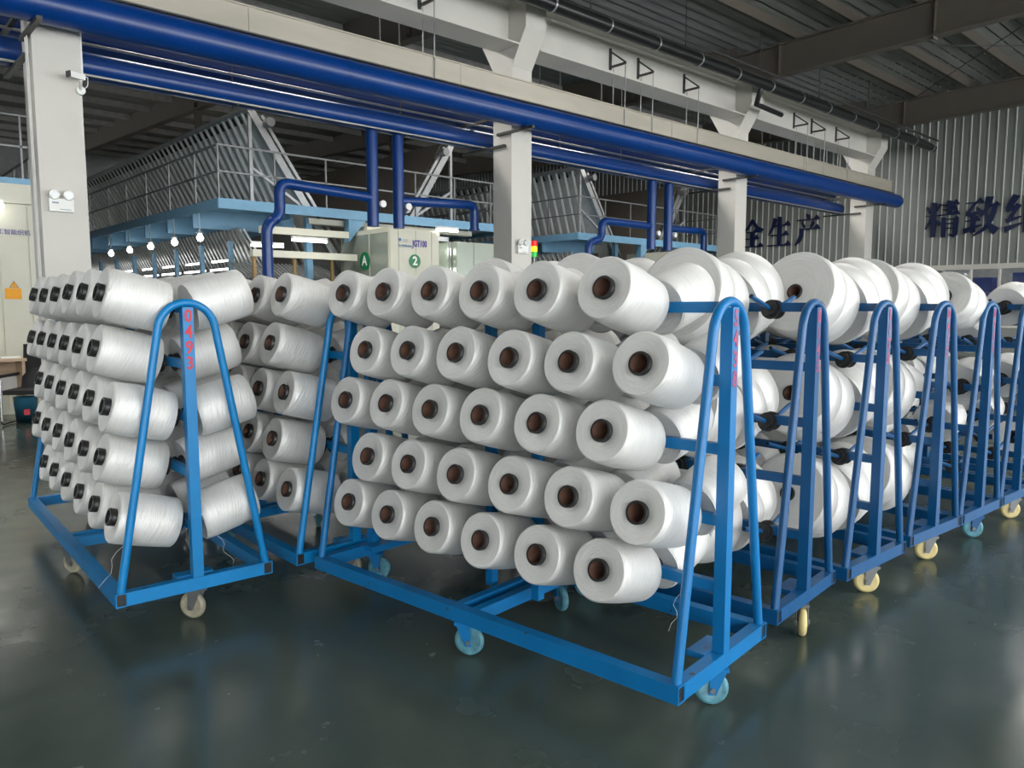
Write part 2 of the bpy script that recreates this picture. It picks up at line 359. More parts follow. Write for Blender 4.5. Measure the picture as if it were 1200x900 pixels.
# ------------------------------------------------------------------ columns
CXS = [2.38, 9.88, 17.38, 24.88]
CD = ['nearest white column with the security camera at the left', 'second white column in the middle with a twin-head emergency light', 'third white column right of centre beside the navy wall lettering', 'farthest white column standing close to the corrugated end wall']
COLS = []
for i, x in enumerate(CXS):
    c = thing('support_column', CD[i], 'column', (x, 10.77, 0)); COLS.append(c)
    MB().box(-.25, .25, -.25, .25, 0, 5.9).build('shaft', WHITE, c)
    m = MB(); pr = [(-.25, 5.9), (.25, 5.9), (.62, 6.5), (.62, 7.02), (-.62, 7.02), (-.62, 6.5)]
    m.prism(pr, .5, lambda a, b, t: (t - .25, a, b)); m.build('haunch', WHITE, c)
    for z, ya_, yb_ in ((4.745, -.85, .1), (4.53, -.1, 1.1), (5.06, .1, 1.7)):
        MB().box(-.31, -.252, ya_, yb_, z - .022, z + .022).build('pipe_bracket', DSTEEL, c)
    if i == 0:
        MB().cyl((-.28, -.1, 0.0), (-.28, -.1, 5.6), .012, 8).cyl((-.28, -.18, 0), (-.28, -.18, 5.6), .008, 8).build('conduit', PWHITE, c)
        MB().cyl((.27, -.2, 4.35), (.27, -.2, 5.6), .018, 8).build('conduit', PWHITE, c)

# crane beams, one length between each two columns
for i in range(-1, 3):
    x0 = (CXS[i] if i >= 0 else -5.0) + .26; x1 = CXS[i + 1] - .26
    lab = ['long white crane runway beam between the first two columns, top left', 'white crane runway beam between the second and third columns', 'white crane runway beam between the third and farthest columns'][i] if i >= 0 else 'white crane runway beam left of the nearest column, above frame'
    c = thing('crane_beam', lab, 'beam')
    MB().box(x0, x1, 10.59, 10.61, 6.25, 7.0).build('web', WHITE, c)
    MB().box(x0, x1, 10.3, 10.9, 6.22, 6.25).build('bottom_flange', WHITE, c)
    MB().box(x0, x1, 10.4, 10.8, 7.0, 7.03).build('top_flange', WHITE, c)
BRX = [7.66, 12.4, 13.3, 14.95, 20.0, 21.0, 22.5]
dc = thing('cable_duct', 'long beige sheet-metal cable duct running along the row of white columns', 'duct')
MB().box(-6, 25.7, 10.2, 10.5, 5.24, 5.56).build('casing', DUCT, dc)
MB().box(-6, 25.7, 10.17, 10.51, 5.56, 5.58).build('lid', DUCT, dc)
for x in (1.0, 4.6, 8.2, 14.0, 19.9, 25.5): MB().box(x, x + .09, 10.19, 10.51, 5.23, 5.565).build('joint_band', DUCT, dc)
MB().box(-6, 25.7, 10.12, 10.16, 5.20, 5.22).build('edge_rail', DSTEEL, dc)
for i, x in enumerate(BRX):
    c = thing('hanger_bracket', '%s dark steel hanger bracket with rods on the white crane beam, counted from the left' % ['first', 'second', 'third', 'fourth', 'fifth', 'sixth', 'seventh'][i], 'bracket', (x, 10.59, 6.4), 0, 'hanger brackets on the crane beams')
    MB().bar((0, -.01, .0), (0, -.01, .42), .05, .05).build('upright', DSTEEL, c)
    MB().bar((0, -.01, .05), (0, -.42, .05), .04, .04).build('arm', DSTEEL, c)
    MB().bar((0, -.02, .36), (0, -.42, .06), .03, .03).build('strut', DSTEEL, c)
    for yy_ in (-.41, -.10): MB().cyl((0, yy_, .05), (0, yy_, -.81 if yy_ == -.1 else -1.19), .01, 6).build('rod', STEEL, c)

# ------------------------------------------------------------------ overhead pipes
def run(name, label, cat, y, z, r, x0, x1, mt, n=28, **k):
    c = thing(name, label, cat); MB().cyl((x0, y, z), (x1, y, z), r, n).build('pipe', mt, c); return c
p1 = run('overhead_pipe', 'front thick glossy blue pipe crossing in front of all white columns', 'pipe', 10.2, 4.985, .212, -7, 26.1, PIPE)
MB().lathe([(.212, 0), (.2, .08), (.14, .14), (0, .17)], 28, M=Matrix.Translation((26.1, 10.2, 4.985)) @ Matrix.Rotation(PI / 2, 4, 'Y')).build('end_cap', PIPE, p1)
for x in (-.8, 6.0, 13.0, 20.2): MB().cyl((x, 10.2, 4.985), (x + .03, 10.2, 4.985), .216, 28).build('weld_seam', PIPE, p1)
p2 = run('overhead_pipe', 'upper blue pipe running behind the white columns, half hidden by the front pipe', 'pipe', 12.1, 5.29, .2, -7, 25.5, PIPE)
p3 = run('overhead_pipe', 'lower blue pipe behind the white columns with drop pipes branching from it', 'pipe', 11.5, 4.75, .175, -7, 24.9, PIPE)
run('conduit_pipe', 'thin grey steel conduit between the two blue pipes behind the columns', 'pipe', 11.45, 5.02, .022, -7, 24.9, STEEL, 10)
run('conduit_pipe', 'thin grey steel conduit running along the underside of the lower blue pipe', 'pipe', 11.28, 4.585, .018, -7, 24.9, STEEL, 10)
for x in (.5, 4.9, 7.9, 11.9, 13.9, 20.0):
    MB().cyl((x, 12.1, 5.08), (x, 12.1, 6.9), .012, 6).cyl((x, 11.5, 4.56), (x, 11.5, 6.9), .012, 6).cyl((x, 11.5, 4.56), (x, 11.3, 4.56), .012, 6).build('hanger_rod', DSTEEL, p2)
bp = thing('overhead_pipe', 'thick black pipe with silver clamps running diagonally below the roof to the end wall', 'pipe')
MB().cyl((-2, 9.6, 6.73), (27.3, 9.6, 6.73), .125, 20).build('pipe', BLKPIPE, bp)
MB().bar((-2, 9.45, 6.93), (27.3, 9.45, 6.93), .04, .04).build('rail', DSTEEL, bp)
MB().bar((-2, 9.72, 6.93), (27.3, 9.72, 6.93), .04, .04).build('rail', DSTEEL, bp)
x = 1.0
while x < 27.2:
    MB().cyl((x, 9.6, 6.73), (x + .04, 9.6, 6.73), .135, 20).build('clamp', STEEL, bp); x += 1.45
x = 2.0
while x < 27:
    MB().cyl((x, 9.6, 6.9), (x, 9.6, 7.9), .01, 6).build('hanger_rod', DSTEEL, bp); x += 2.9
MB().tube([(16.6, 9.6, 6.7), (16.6, 9.7, 6.35), (16.65, 9.75, 6.3), (18.0, 9.85, 6.3)], .06, 12).build('branch_pipe', BLKPIPE, bp)

def bend(pts, r, k=6):
    out = [Vector(pts[0])]
    for i in range(1, len(pts) - 1):
        a, b, c = Vector(pts[i - 1]), Vector(pts[i]), Vector(pts[i + 1])
        p = b + (a - b).normalized() * r; q = b + (c - b).normalized() * r
        for j in range(k + 1):
            t = j / k; out.append((p * (1 - t) + b * t) * (1 - t) + (b * (1 - t) + q * t) * t)
    out.append(Vector(pts[-1])); return out
YD = 11.5
def drop(label, x, pts, r=.1, zt=4.6, zb=2.98, gauge=True):
    c = thing('drop_pipe', label, 'pipe', (x, YD, 0))
    MB().cyl((0, 0, zb), (0, 0, zt), r, 18).build('riser', PIPE, c)
    MB().tube(bend(pts, .16), .085, 16).build('branch', PIPE, c)
    MB().cyl(pts[-1], (pts[-1][0], pts[-1][1], pts[-1][2] + .04), .11, 16).build('flange', PIPE, c)
    if gauge:
        MB().cyl((.12, -.1, 3.36), (.12, -.15, 3.36), .06, 16).build('gauge', PWHITE, c)
        MB().cyl((.09, 0, 3.22), (.17, -.1, 3.25), .015, 8).build('gauge_stem', DSTEEL, c)
drop('blue drop pipe left of the lettered cabinet with a long elbowed branch to the left', 7.3, [(0, 0, 3.46), (-1.7, 0, 3.54), (-1.7, 0, 3.0), (-1.93, 0, 2.9), (-1.93, 0, 1.9)], .1)
drop('blue drop pipe above the lettered cabinet branching right and then down', 7.83, [(0, 0, 3.46), (1.73, 0, 3.54), (1.73, 0, 3.05)], .1)
drop('distant blue drop pipe right of the middle column branching left', 15.06, [(0, 0, 3.52), (-1.8, 0, 3.52), (-1.8, 0, 3.12), (-2.24, 0, 3.02), (-2.24, 0, 2.4)], .11)
drop('distant blue drop pipe beside the third column branching right', 15.72, [(0, 0, 3.52), (1.55, 0, 3.55), (1.55, 0, 2.9)], .11)

# ------------------------------------------------------------------ creel machines behind the columns
def creel(x0, word, bars, y0=16.25, y1=33.0):
    zt, zb = 5.8, 2.0; k = .65
    for side, sg in (('left', 1), ('right', -1)):
        xt = x0 if sg == 1 else x0 + 5.43
        xb = xt + sg * k * (zt - zb)
        c = thing('yarn_creel', '%s tall sloping silver creel rack, %s panel of the pair, behind the columns' % (word, side), 'creel')
        d = Vector((xb - xt, 0, zb - zt)).normalized(); nrm = Vector((d.z, 0, -d.x)) * sg   # towards outside/below
        off = nrm * .12
        MB().add([(xt - off.x, y0 + .2, zt - off.z), (xt - off.x, y1, zt - off.z), (xb - off.x, y1, zb - off.z), (xb - off.x, y0 + .2, zb - off.z),
                  (xt - off.x * 1.2, y0 + .2, zt - off.z * 1.2), (xt - off.x * 1.2, y1, zt - off.z * 1.2), (xb - off.x * 1.2, y1, zb - off.z * 1.2), (xb - off.x * 1.2, y0 + .2, zb - off.z * 1.2)],
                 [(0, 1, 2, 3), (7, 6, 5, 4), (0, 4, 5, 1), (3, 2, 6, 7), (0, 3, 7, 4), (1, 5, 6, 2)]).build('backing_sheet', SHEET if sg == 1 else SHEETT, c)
        MB().bar((xt, y0, zt), (xb, y0, zb), .16, .16).build('end_beam', STEEL, c)
        MB().bar((xt + sg * .25, y0 - .05, zt - .1), (xb + sg * .25, y0 - .05, zb), .07, .07).build('end_beam', STEEL, c)
        MB().cyl((xt, y0 - .1, zt + .03), (xt, y1, zt + .03), .07, 12).build('ridge_rail', STEEL, c)
        MB().bar((xt, y0, zt), (xt, y0, 3.8), .07, .07).bar((xt, y0, 4.6), (xt + sg * 1.2, y0, 3.85), .06, .06).build('stay', STEEL, c)
        MB().cyl((xt + sg * .35, y0 - .05, zt - .25), (xt + sg * .35, y0 - .3, zt - .25), .10, 14).build('fan_motor', GALV, c)
        if bars:
            if sg == 1:
                L = (zt - zb) / abs(d.z) * .97
                bm = MB().bar((0, 0, 0), tuple(d * L + Vector((0, 1.1, 0))), .06, .045)
                me = bm.mesh('creel_bar', PWHITE)
                yy_ = y0 + .3
                while yy_ < y1 - 1.2: link('creel_bar', me, c, (xt + off.x * .2, yy_, zt + off.z * .2)); yy_ += .34
                hk = MB()
                yy_ = y0 + .3
                while yy_ < y1: hk.bar((xt + .02, yy_, zt), (xt + .02 + d.x * .2, yy_, zt + d.z * .2), .05, .05); yy_ += .34
                hk.build('hook_row', BLACKPL, c, kind='stuff')
        if sg == -1:
            ch = MB(); yy_ = y0
            while yy_ < y1: ch.bar((xt + .1, yy_, zt - .02), (xt - .15, yy_ + .12, zt - .22), .02, .02).bar((xt - .15, yy_ + .12, zt - .22), (xt + .05, yy_ + .24, zt - .05), .02, .02); yy_ += .24
            ch.build('wire_row', RUST, c, kind='stuff')
            MB().cyl((xt - .45, y0, zt - .75), (xt - .45, y1, zt - .75), .06, 10).build('cross_tube', STEEL, c)
creel(7.27, 'nearest', True); creel(17.7, 'second', True); creel(-3.13, 'leftmost', False)

# gantry walkways around each machine
def walkway(x0, word, y0=15.3, y1=32):
    c = thing('gantry_walkway', '%s light blue raised walkway with silver handrails behind the white columns' % word, 'walkway')
    za, zb = 3.55, 3.75
    xs = (x0 - 1.1, x0 + 6.9)
    MB().box(xs[0], xs[1], y0, y0 + .8, za + .1, zb - .02).box(xs[0], xs[0] + 1.9, y0 + .8, y1, za + .1, zb - .02).box(xs[1] - 1.9, xs[1], y0 + .8, y1, za + .1, zb - .02).build('deck', LBLUE, c)
    MB().box(xs[0] - .02, xs[1] + .02, y0 - .03, y0, za, zb).box(xs[0] - .03, xs[0], y0, y1, za, zb).box(xs[1], xs[1] + .03, y0, y1, za, zb).box(xs[0] + 1.9, xs[0] + 1.94, y0 + .8, y1, za, zb).build('fascia', LBLUE, c)
    # joists below the deck
    yy_ = y0 + 1.4
    while yy_ < y1:
        MB().box(xs[0], xs[0] + 2.3, yy_, yy_ + .08, za - .28, za + .1).build('joist', LBLUE, c); yy_ += 1.55
    for yy_ in (y0 - .01,):
        MB().bar((xs[0], yy_, 4.78), (xs[1], yy_, 4.78), .035, .035).bar((xs[0], yy_, 4.27), (xs[1], yy_, 4.27), .03, .03).build('handrail', GALV, c)
    for xx in (xs[0], xs[1]):
        MB().bar((xx, y0, 4.78), (xx, y1, 4.78), .035, .035).bar((xx, y0, 4.27), (xx, y1, 4.27), .03, .03).build('handrail', GALV, c)
        yy_ = y0 + 1.2
        while yy_ < y1:
            MB().bar((xx, yy_, 3.6), (xx, yy_, 4.78), .03, .03).build('rail_post', GALV, c); yy_ += 1.55
    xx = xs[0]
    while xx <= xs[1] + .1:
        MB().bar((xx, y0 - .01, 3.6), (xx, y0 - .01, 4.78), .03, .03).build('rail_post', GALV, c); xx += 1.18
    for xx in (xs[0] + 2.1, xs[1] - .1):
        MB().box(xx - .07, xx + .07, y0 + .3, y0 + .44, 0, za).build('leg', LBLUE, c)
    MB().add([(xs[0] + 2.9, y0 - .02, za), (xs[0] + 3.35, y0 - .02, za), (xs[0] + 2.9, y0 - .02, za - .5), (xs[0] + 2.9, y0 + .2, za), (xs[0] + 3.35, y0 + .2, za), (xs[0] + 2.9, y0 + .2, za - .5)], [(0, 2, 1), (3, 4, 5), (0, 1, 4, 3), (0, 3, 5, 2), (1, 2, 5, 4)]).build('gusset', LBLUE, c)
walkway(7.27, 'nearest'); walkway(17.7, 'second'); walkway(-3.13, 'leftmost')

# winding frame below the walkway: slanted bars between blue posts with lit strips
def under(x0, word, y0=16.3, y1=31, n=9):
    c = thing('winding_frame', '%s row of silver slanted guide bars between blue posts under the walkway' % word, 'machine')
    dy = (y1 - y0) / n
    for i in range(n + 1):
        MB().box(x0 - .50, x0 - .42, y0 + i * dy, y0 + i * dy + .12, 1.0, 3.0).build('post', LBLUE, c)
    MB().box(x0 - .6, x0 - .45, y0, y1, 1.85, 1.95).build('beam', STEEL, c)
    b = MB(); b2 = MB(); yy_ = y0 + .1
    while yy_ < y1:
        b.bar((x0 - .3, yy_, 3.3), (x0 + .5, yy_ + .3, 1.9), .05, .04)
        b2.bar((x0 + .7, yy_, 1.9), (x0 - .1, yy_ + .1, 3.3), .05, .04); yy_ += .21
    b.build('guide_bars', STEEL, c, kind='stuff'); b2.build('guide_bars', STEEL, c, kind='stuff')
    for i in range(n):
        MB().box(x0 - .35, x0 - .32, y0 + i * dy + .2, y0 + (i + 1) * dy - .12, 2.42, 2.46).box(x0 - .38, x0 - .35, y0 + i * dy + .3, y0 + (i + 1) * dy - .3, 2.6, 2.64).build('led_strip', LEDL, c)
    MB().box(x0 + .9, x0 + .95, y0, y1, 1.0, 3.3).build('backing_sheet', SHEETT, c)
under(7.27, 'nearest'); under(17.7, 'second')

for i, yb in enumerate((16.3, 17.8, 19.4, 21.0, 22.6)):
    b = thing('pendant_bulb', '%s glowing round bulb hanging under the light blue walkway, counted from the right' % ['first', 'second', 'third', 'fourth', 'fifth'][i], 'lamp', (6.15, yb, 3.03), 0, 'bulbs under the walkway')
    m = MB(); m.lathe([(0, -.07), (.045, -.055), (.07, 0), (.045, .055), (.02, .09)], 16); m.build('bulb', BULBL, b)
    MB().cyl((0, 0, .08), (0, 0, .6), .012, 6).build('stem', STEEL, b)
    MB().lathe([(.03, .08), (.09, .11), (.03, .14)], 14).build('socket', STEEL, b)

# machine heads
def cab(name, label, x0, x1, y0, y1, z1, mt=CREAM, cat='cabinet', splits=()):
    c = thing(name, label, cat, ((x0 + x1) / 2, (y0 + y1) / 2, 0)); hx = (x1 - x0) / 2; hy = (y1 - y0) / 2
    MB().box(-hx, hx, -hy, hy, 0, z1).build('body', mt, c)
    xs = [-hx] + [s_ - (x0 + x1) / 2 for s_ in splits] + [hx]
    for a, b in zip(xs, xs[1:]): MB().box(a + .012, b - .012, -hy - .015, -hy + .01, .1, z1 - .04).build('door_panel', mt, c)
    return c, hx, hy
c, hx, hy = cab('machine_cabinet', 'cream machine cabinet marked JGT100 with green circle labels A and 2', 9.28, 10.6, 14.0, 16.0, 3.3, CREAM, splits=(9.5, 9.95, 10.38))
MB().box(-hx - .012, -hx + .01, -hy + .05, -hy + .75, .1, 3.2).box(-hx - .012, -hx + .01, -hy + .8, hy - .05, .1, 3.2).build('side_panel', CABG, c)
MB().cyl((-hx - .02, -.05, 2.62), (-hx - .03, -.05, 2.62), .2, 32).build('round_label', GREEN, c)
text('A', .3, PWHITE, face_mx(-hx - .035, -.05, 2.62), c, off=.008)
MB().cyl((-.02, -hy - .02, 2.60), (-.02, -hy - .03, 2.60), .15, 32).build('round_label', GREEN, c)
text('2', .26, PWHITE, face_my(-.02, -hy - .035, 2.60), c, off=.008)
text('JGT100', .2, PURPLE, face_my(.12, -hy - .02, 2.98), c, off=.006, sx=.62)
text('化工智能设机', .06, PBLUE, face_my(-.27, -hy - .02, 2.92), c)
MB().cyl((-.4, -hy - .017, 3.05), (-.4, -hy - .022, 3.05), .035, 20).build('round_emblem', PBLUE, c)
MB().box(-.32, -.18, -hy - .022, -hy - .017, 3.05, 3.06).box(-.32, -.2, -hy - .022, -hy - .017, 3.02, 3.03).build('small_print', LGREY, c)
MB().box(-.45, 1.6, .2, 1.0, 3.3, 3.42).build('top_box', CREAM, c)
MB().box(-1.7, 2.9, .55, .8, 3.42, 3.54).build('top_beam', CREAM, c)
cab('machine_cabinet', 'grey-green glossy cabinet right of the lettered cream cabinet, beside the middle column', 11.1, 12.5, 14.0, 15.2, 3.1, CABG, splits=(11.6,))
cab('machine_cabinet', 'cream machine cabinet of the second machine, half hidden behind yarn packages', 19.7, 21.0, 14.0, 16.0, 3.3, CREAM, splits=(20.3,))
cab('machine_cabinet', 'narrow white control box just right of the middle column behind the signal tower', 12.6, 12.92, 13.6, 14.4, 2.95, CREAM)
g = thing('glass_enclosure', 'glass-fronted silver enclosure with lit lamps between the two cabinets', 'enclosure', (10.85, 14.6, 0))
MB().box(-.22, -.18, -.4, -.36, 0, 3.2).box(.18, .22, -.4, -.36, 0, 3.2).box(-.22, .22, -.4, -.36, 3.1, 3.2).build('frame', STEEL, g)
MB().box(-.18, .18, -.39, -.38, .2, 3.1).build('pane', GLASS, g)
for k in range(7): MB().bar((-.15, 0, 1.8 + k * .2), (.15, .1, 2.0 + k * .2), .03, .03).build('guide_bar', STEEL, g)
for z in (2.9, 2.45): MB().cyl((0, -.1, z), (0, -.13, z), .07, 16).build('lamp_disc', BULBL, g)
# lintels with fluorescent tubes left of the lettered cabinet
for i, (x0, x1, z, lab) in enumerate(((6.9, 8.9, 3.1, 'upper cream lintel with two lit fluorescent tubes left of the lettered cabinet'), (6.7, 9.1, 2.62, 'lower cream lintel spanning left of the lettered cabinet'))):
    c = thing('lintel_beam', lab, 'beam', (0, 15.0, 0))
    MB().box(x0, x1, 0, .15, z, z + .14).build('beam', CREAM, c)
    if i == 0:
        for a, b, zz, yy_ in ((7.5, 8.3, 2.98, -.1), (6.8, 7.5, 2.86, .3)):
            MB().cyl((a, yy_, zz), (b, yy_, zz), .022, 10).build('fluorescent_tube', TUBEL, c)
            MB().box(a, b, yy_ - .04, yy_ + .04, zz + .03, zz + .08).build('batten', PWHITE, c)
c = thing('fluorescent_light', 'lit fluorescent tube under the cream beam right of the lettered cabinet', 'lamp', (10.75, 13.95, 3.32))
MB().cyl((-.25, 0, 0), (.35, 0, 0), .025, 10).build('tube', TUBEL, c); MB().box(-.25, .35, -.04, .04, .03, .08).build('batten', PWHITE, c)
# lower loom bed between lintel and floor
c = thing('loom_bed', 'dark machine bed with brown spindles and red roller behind the left packages', 'machine', (7.9, 15.6, 0))
MB().box(-1.2, 1.2, 0, .6, 0, 1.9).build('body', DSTEEL, c)
MB().cyl((-1.2, -.1, 2.1), (1.2, -.1, 2.1), .06, 10).build('roller', mat('red_roller', srgb(110, 30, 28), .5), c)
m = MB()
for k in range(24): m.bar((-1.1 + k * .095, 0, 2.2), (-1.3 + k * .095, .5, 2.55), .03, .03)
m.build('spindle_row', STEEL, c, kind='stuff')
for x in (-1.0, -.1, .8): MB().box(x, x + .06, -.16, -.1, 1.5, 2.7).build('post', mat('ochre_post', srgb(150, 120, 70), .5), c)
# dark backdrop partition across the machine line
# signal tower
t = thing('signal_tower', 'small red, yellow and green signal lamp tower right of the middle column', 'lamp', (13.0, 13.4, 2.9))
MB().cyl((0, 0, -2.9), (0, 0, -.1), .02, 8).build('pole', STEEL, t)
for k, mm in enumerate((GLAMP, YLAMP, RLAMP)): MB().cyl((0, 0, k * .13 - .1), (0, 0, k * .13 + .02), .075, 16).build('lens', mm, t)
MB().cyl((0, 0, .28), (0, 0, .30), .05, 12).build('cap', BLACKPL, t)

# left cabinet, warning sign, desk, chair, bucket
c, hx, hy = cab('machine_cabinet', 'tall grey-cream cabinet with orange warning sign at the far left edge', 1.6, 3.35, 13.5, 15.3, 3.12, CREAM, splits=(2.15, 2.53,))
text('化工智能织机', .085, PURPLE, face_my(-.16, -hy - .025, 2.70), c)
MB().prism([(0, 0), (.14, .02), (.1, .07), (0, .05)], .004, lambda a, b, t_: (-.46 + a, -hy - .017 - t_, 2.79 + b)).build('emblem', PBLUE, c)
text('J', .15, PURPLE, face_my(.2, -hy - .02, 2.73), c, off=.01)
MB().box(-.28, -.07, -hy - .022, -hy - .016, 1.72, 1.88).build('orange_label', ORANGE, c)
MB().prism([(-.22, 1.89), (-.1, 1.89), (-.16, 1.99)], .006, lambda a, b, t_: (a, -hy - .016 - t_, b)).build('triangle_label', BLK, c)
MB().prism([(-.21, 1.894), (-.11, 1.894), (-.16, 1.98)], .004, lambda a, b, t_: (a, -hy - .0215 - t_, b)).build('triangle_label', ORANGE, c)
MB().prism([(-.163, 1.90), (-.155, 1.93), (-.162, 1.93), (-.158, 1.96), (-.166, 1.93), (-.159, 1.93)], .003, lambda a, b, t_: (a, -hy - .0255 - t_, b)).build('bolt_mark', BLK, c)
MB().box(-.9, .8, -hy - .1, .2, 3.12, 3.4).build('top_box', CREAM, c)
MB().box(-hx - .5, -hx - .02, -hy, hy, 0, 3.0).build('side_column', LBLUE, c)
c = thing('fluorescent_light', 'lit fluorescent tube above the far left cabinet', 'lamp', (1.9, 13.3, 3.05))
MB().cyl((-.6, 0, 0), (.32, 0, 0), .035, 10).build('tube', TUBEL, c); MB().box(-.6, .32, .03, .08, .02, .1).build('batten', PWHITE, c)
c = thing('desk', 'pale wooden desk with papers below the grey-cream cabinet at the left edge', 'desk', (1.75, 12.95, 0))
MB().box(-.9, .52, -.3, .3, .84, .88).build('top', WOOD, c); MB().box(-.88, -.02, -.27, .27, 0, .84).build('pedestal', WOOD, c)
MB().box(.46, .5, -.27, .27, 0, .84).box(-.02, .46, .2, .24, .6, .84).build('side_panel', WOOD, c)
MB().box(-.02, .46, .15, .19, .35, .6).build('modesty_panel', PWHITE, c)
o = MB().box(-.12, .12, -.08, .08, 0, .02).build('notebook', PWHITE, loc=(2.1, 12.85, .881)); o['label'] = 'small white notebook lying on the pale wooden desk'; o['category'] = 'notebook'
c = thing('bucket', 'teal plastic bucket with a yellow handle under the desk at the left', 'bucket', (2.18, 12.42, 0))
MB().lathe([(0, 0.01), (.12, .01), None, (.12, 0), (.15, .36), None, (.15, .36), (.142, .36), (.115, .02)], 28).build('body', TEAL, c)
MB().tube([(.15 * math.cos(a), -.03 + .15 * math.sin(a) * .2, .34 - .11 * math.sin(a)) for a in [PI * k / 10 for k in range(11)]][::1], .008, 8).build('handle', ORANGE, c)
MB().box(-.05, .02, -.152, -.146, .12, .2).build('label', REDP, c)
for ob in c.children: pass
c = thing('office_chair', 'black mesh cantilever office chair with chrome frame behind the left packages', 'chair', (2.22, 12.28, 0), R(-35))
MB().tube(bend([(-.26, .25, .66), (-.26, -.24, .66), (-.26, -.26, .02), (-.26, .27, .02), (.26, .27, .02), (.26, -.26, .02), (.26, -.24, .66), (.26, .25, .66)], .05), .013, 8).build('frame', CHROME, c)
MB().box(-.24, .24, -.24, .26, .42, .48).build('seat', MESHB, c)
MB().add([(-.23, .24, .46), (.23, .24, .46), (.25, .38, .75), (-.25, .38, .75), (-.22, .36, 1.08), (.22, .36, 1.08), (-.23, .27, .46), (.23, .27, .46), (.25, .41, .75), (-.25, .41, .75), (-.22, .39, 1.08), (.22, .39, 1.08)],
         [(0, 1, 2, 3), (3, 2, 5, 4), (7, 6, 9, 8), (8, 9, 10, 11), (0, 3, 9, 6), (3, 4, 10, 9), (1, 7, 8, 2), (2, 8, 11, 5), (4, 5, 11, 10), (0, 6, 7, 1)]).build('backrest', MESHB, c)
for sx_ in (-1, 1): MB().box(sx_ * .26 - .025, sx_ * .26 + .025, -.24, .25, .665, .69).build('armrest', MESHB, c)

# emergency lights and security camera on columns
for i, (x, z, lab) in enumerate(((2.33, 2.86, 'white twin-head emergency light on the nearest column'), (9.86, 2.72, 'white twin-head emergency light on the second column'))):
    c = thing('emergency_light', lab, 'emergency light', (x, 10.52, z))
    MB().box(-.13, .13, -.07, -.002, -.13, .02).build('box', PWHITE, c)
    for sx_ in (-1, 1):
        MB().lathe([(0, .0), (.055, 0), None, (.055, 0), (.062, .03), (.045, .07), (0, .075)], 18, M=Matrix.Translation((sx_ * .075, -.10, .065)) @ Matrix.Rotation(-PI / 2, 4, 'X')).build('lamp_head', PWHITE, c)
        MB().lathe([(0, 0), (.045, 0), None, (.045, 0), (.045, .004)], 18, M=Matrix.Translation((sx_ * .075, -.105, .065)) @ Matrix.Rotation(-PI / 2, 4, 'X')).build('lens', STEEL, c)
    MB().box(-.1, -.03, -.072, -.069, -.04, -.02).box(-.02, .1, -.072, -.069, -.11, -.10).build('print_mark', LGREY, c)
c = thing('security_camera', 'white bullet security camera mounted high on the nearest column', 'camera', (2.56, 10.5, 4.3))
q = Matrix.Rotation(R(20), 4, 'Z')
m = MB(); m.box(-.12, .06, -.035, .035, -.032, .032); me = m.mesh('body', PWHITE); me.transform(Matrix.Translation((0, -.16, 0)) @ q); link('body', me, c)
m = MB(); m.box(-.135, -.12, -.037, .037, -.034, .034); me = m.mesh('lens_front', BLACKPL); me.transform(Matrix.Translation((0, -.16, 0)) @ q); link('lens_front', me, c)
MB().cyl((.02, -.15, -.04), (.05, -.0, -.12), .018, 8).cyl((.05, -.03, -.12), (.05, .02, -.12), .05, 14).build('mount', PWHITE, c)
MB().tube([(.05, -.14, .02), (.11, -.1, .02), (.12, -.05, -.06), (.07, .0, -.12)], .006, 6).build('cable', PWHITE, c)

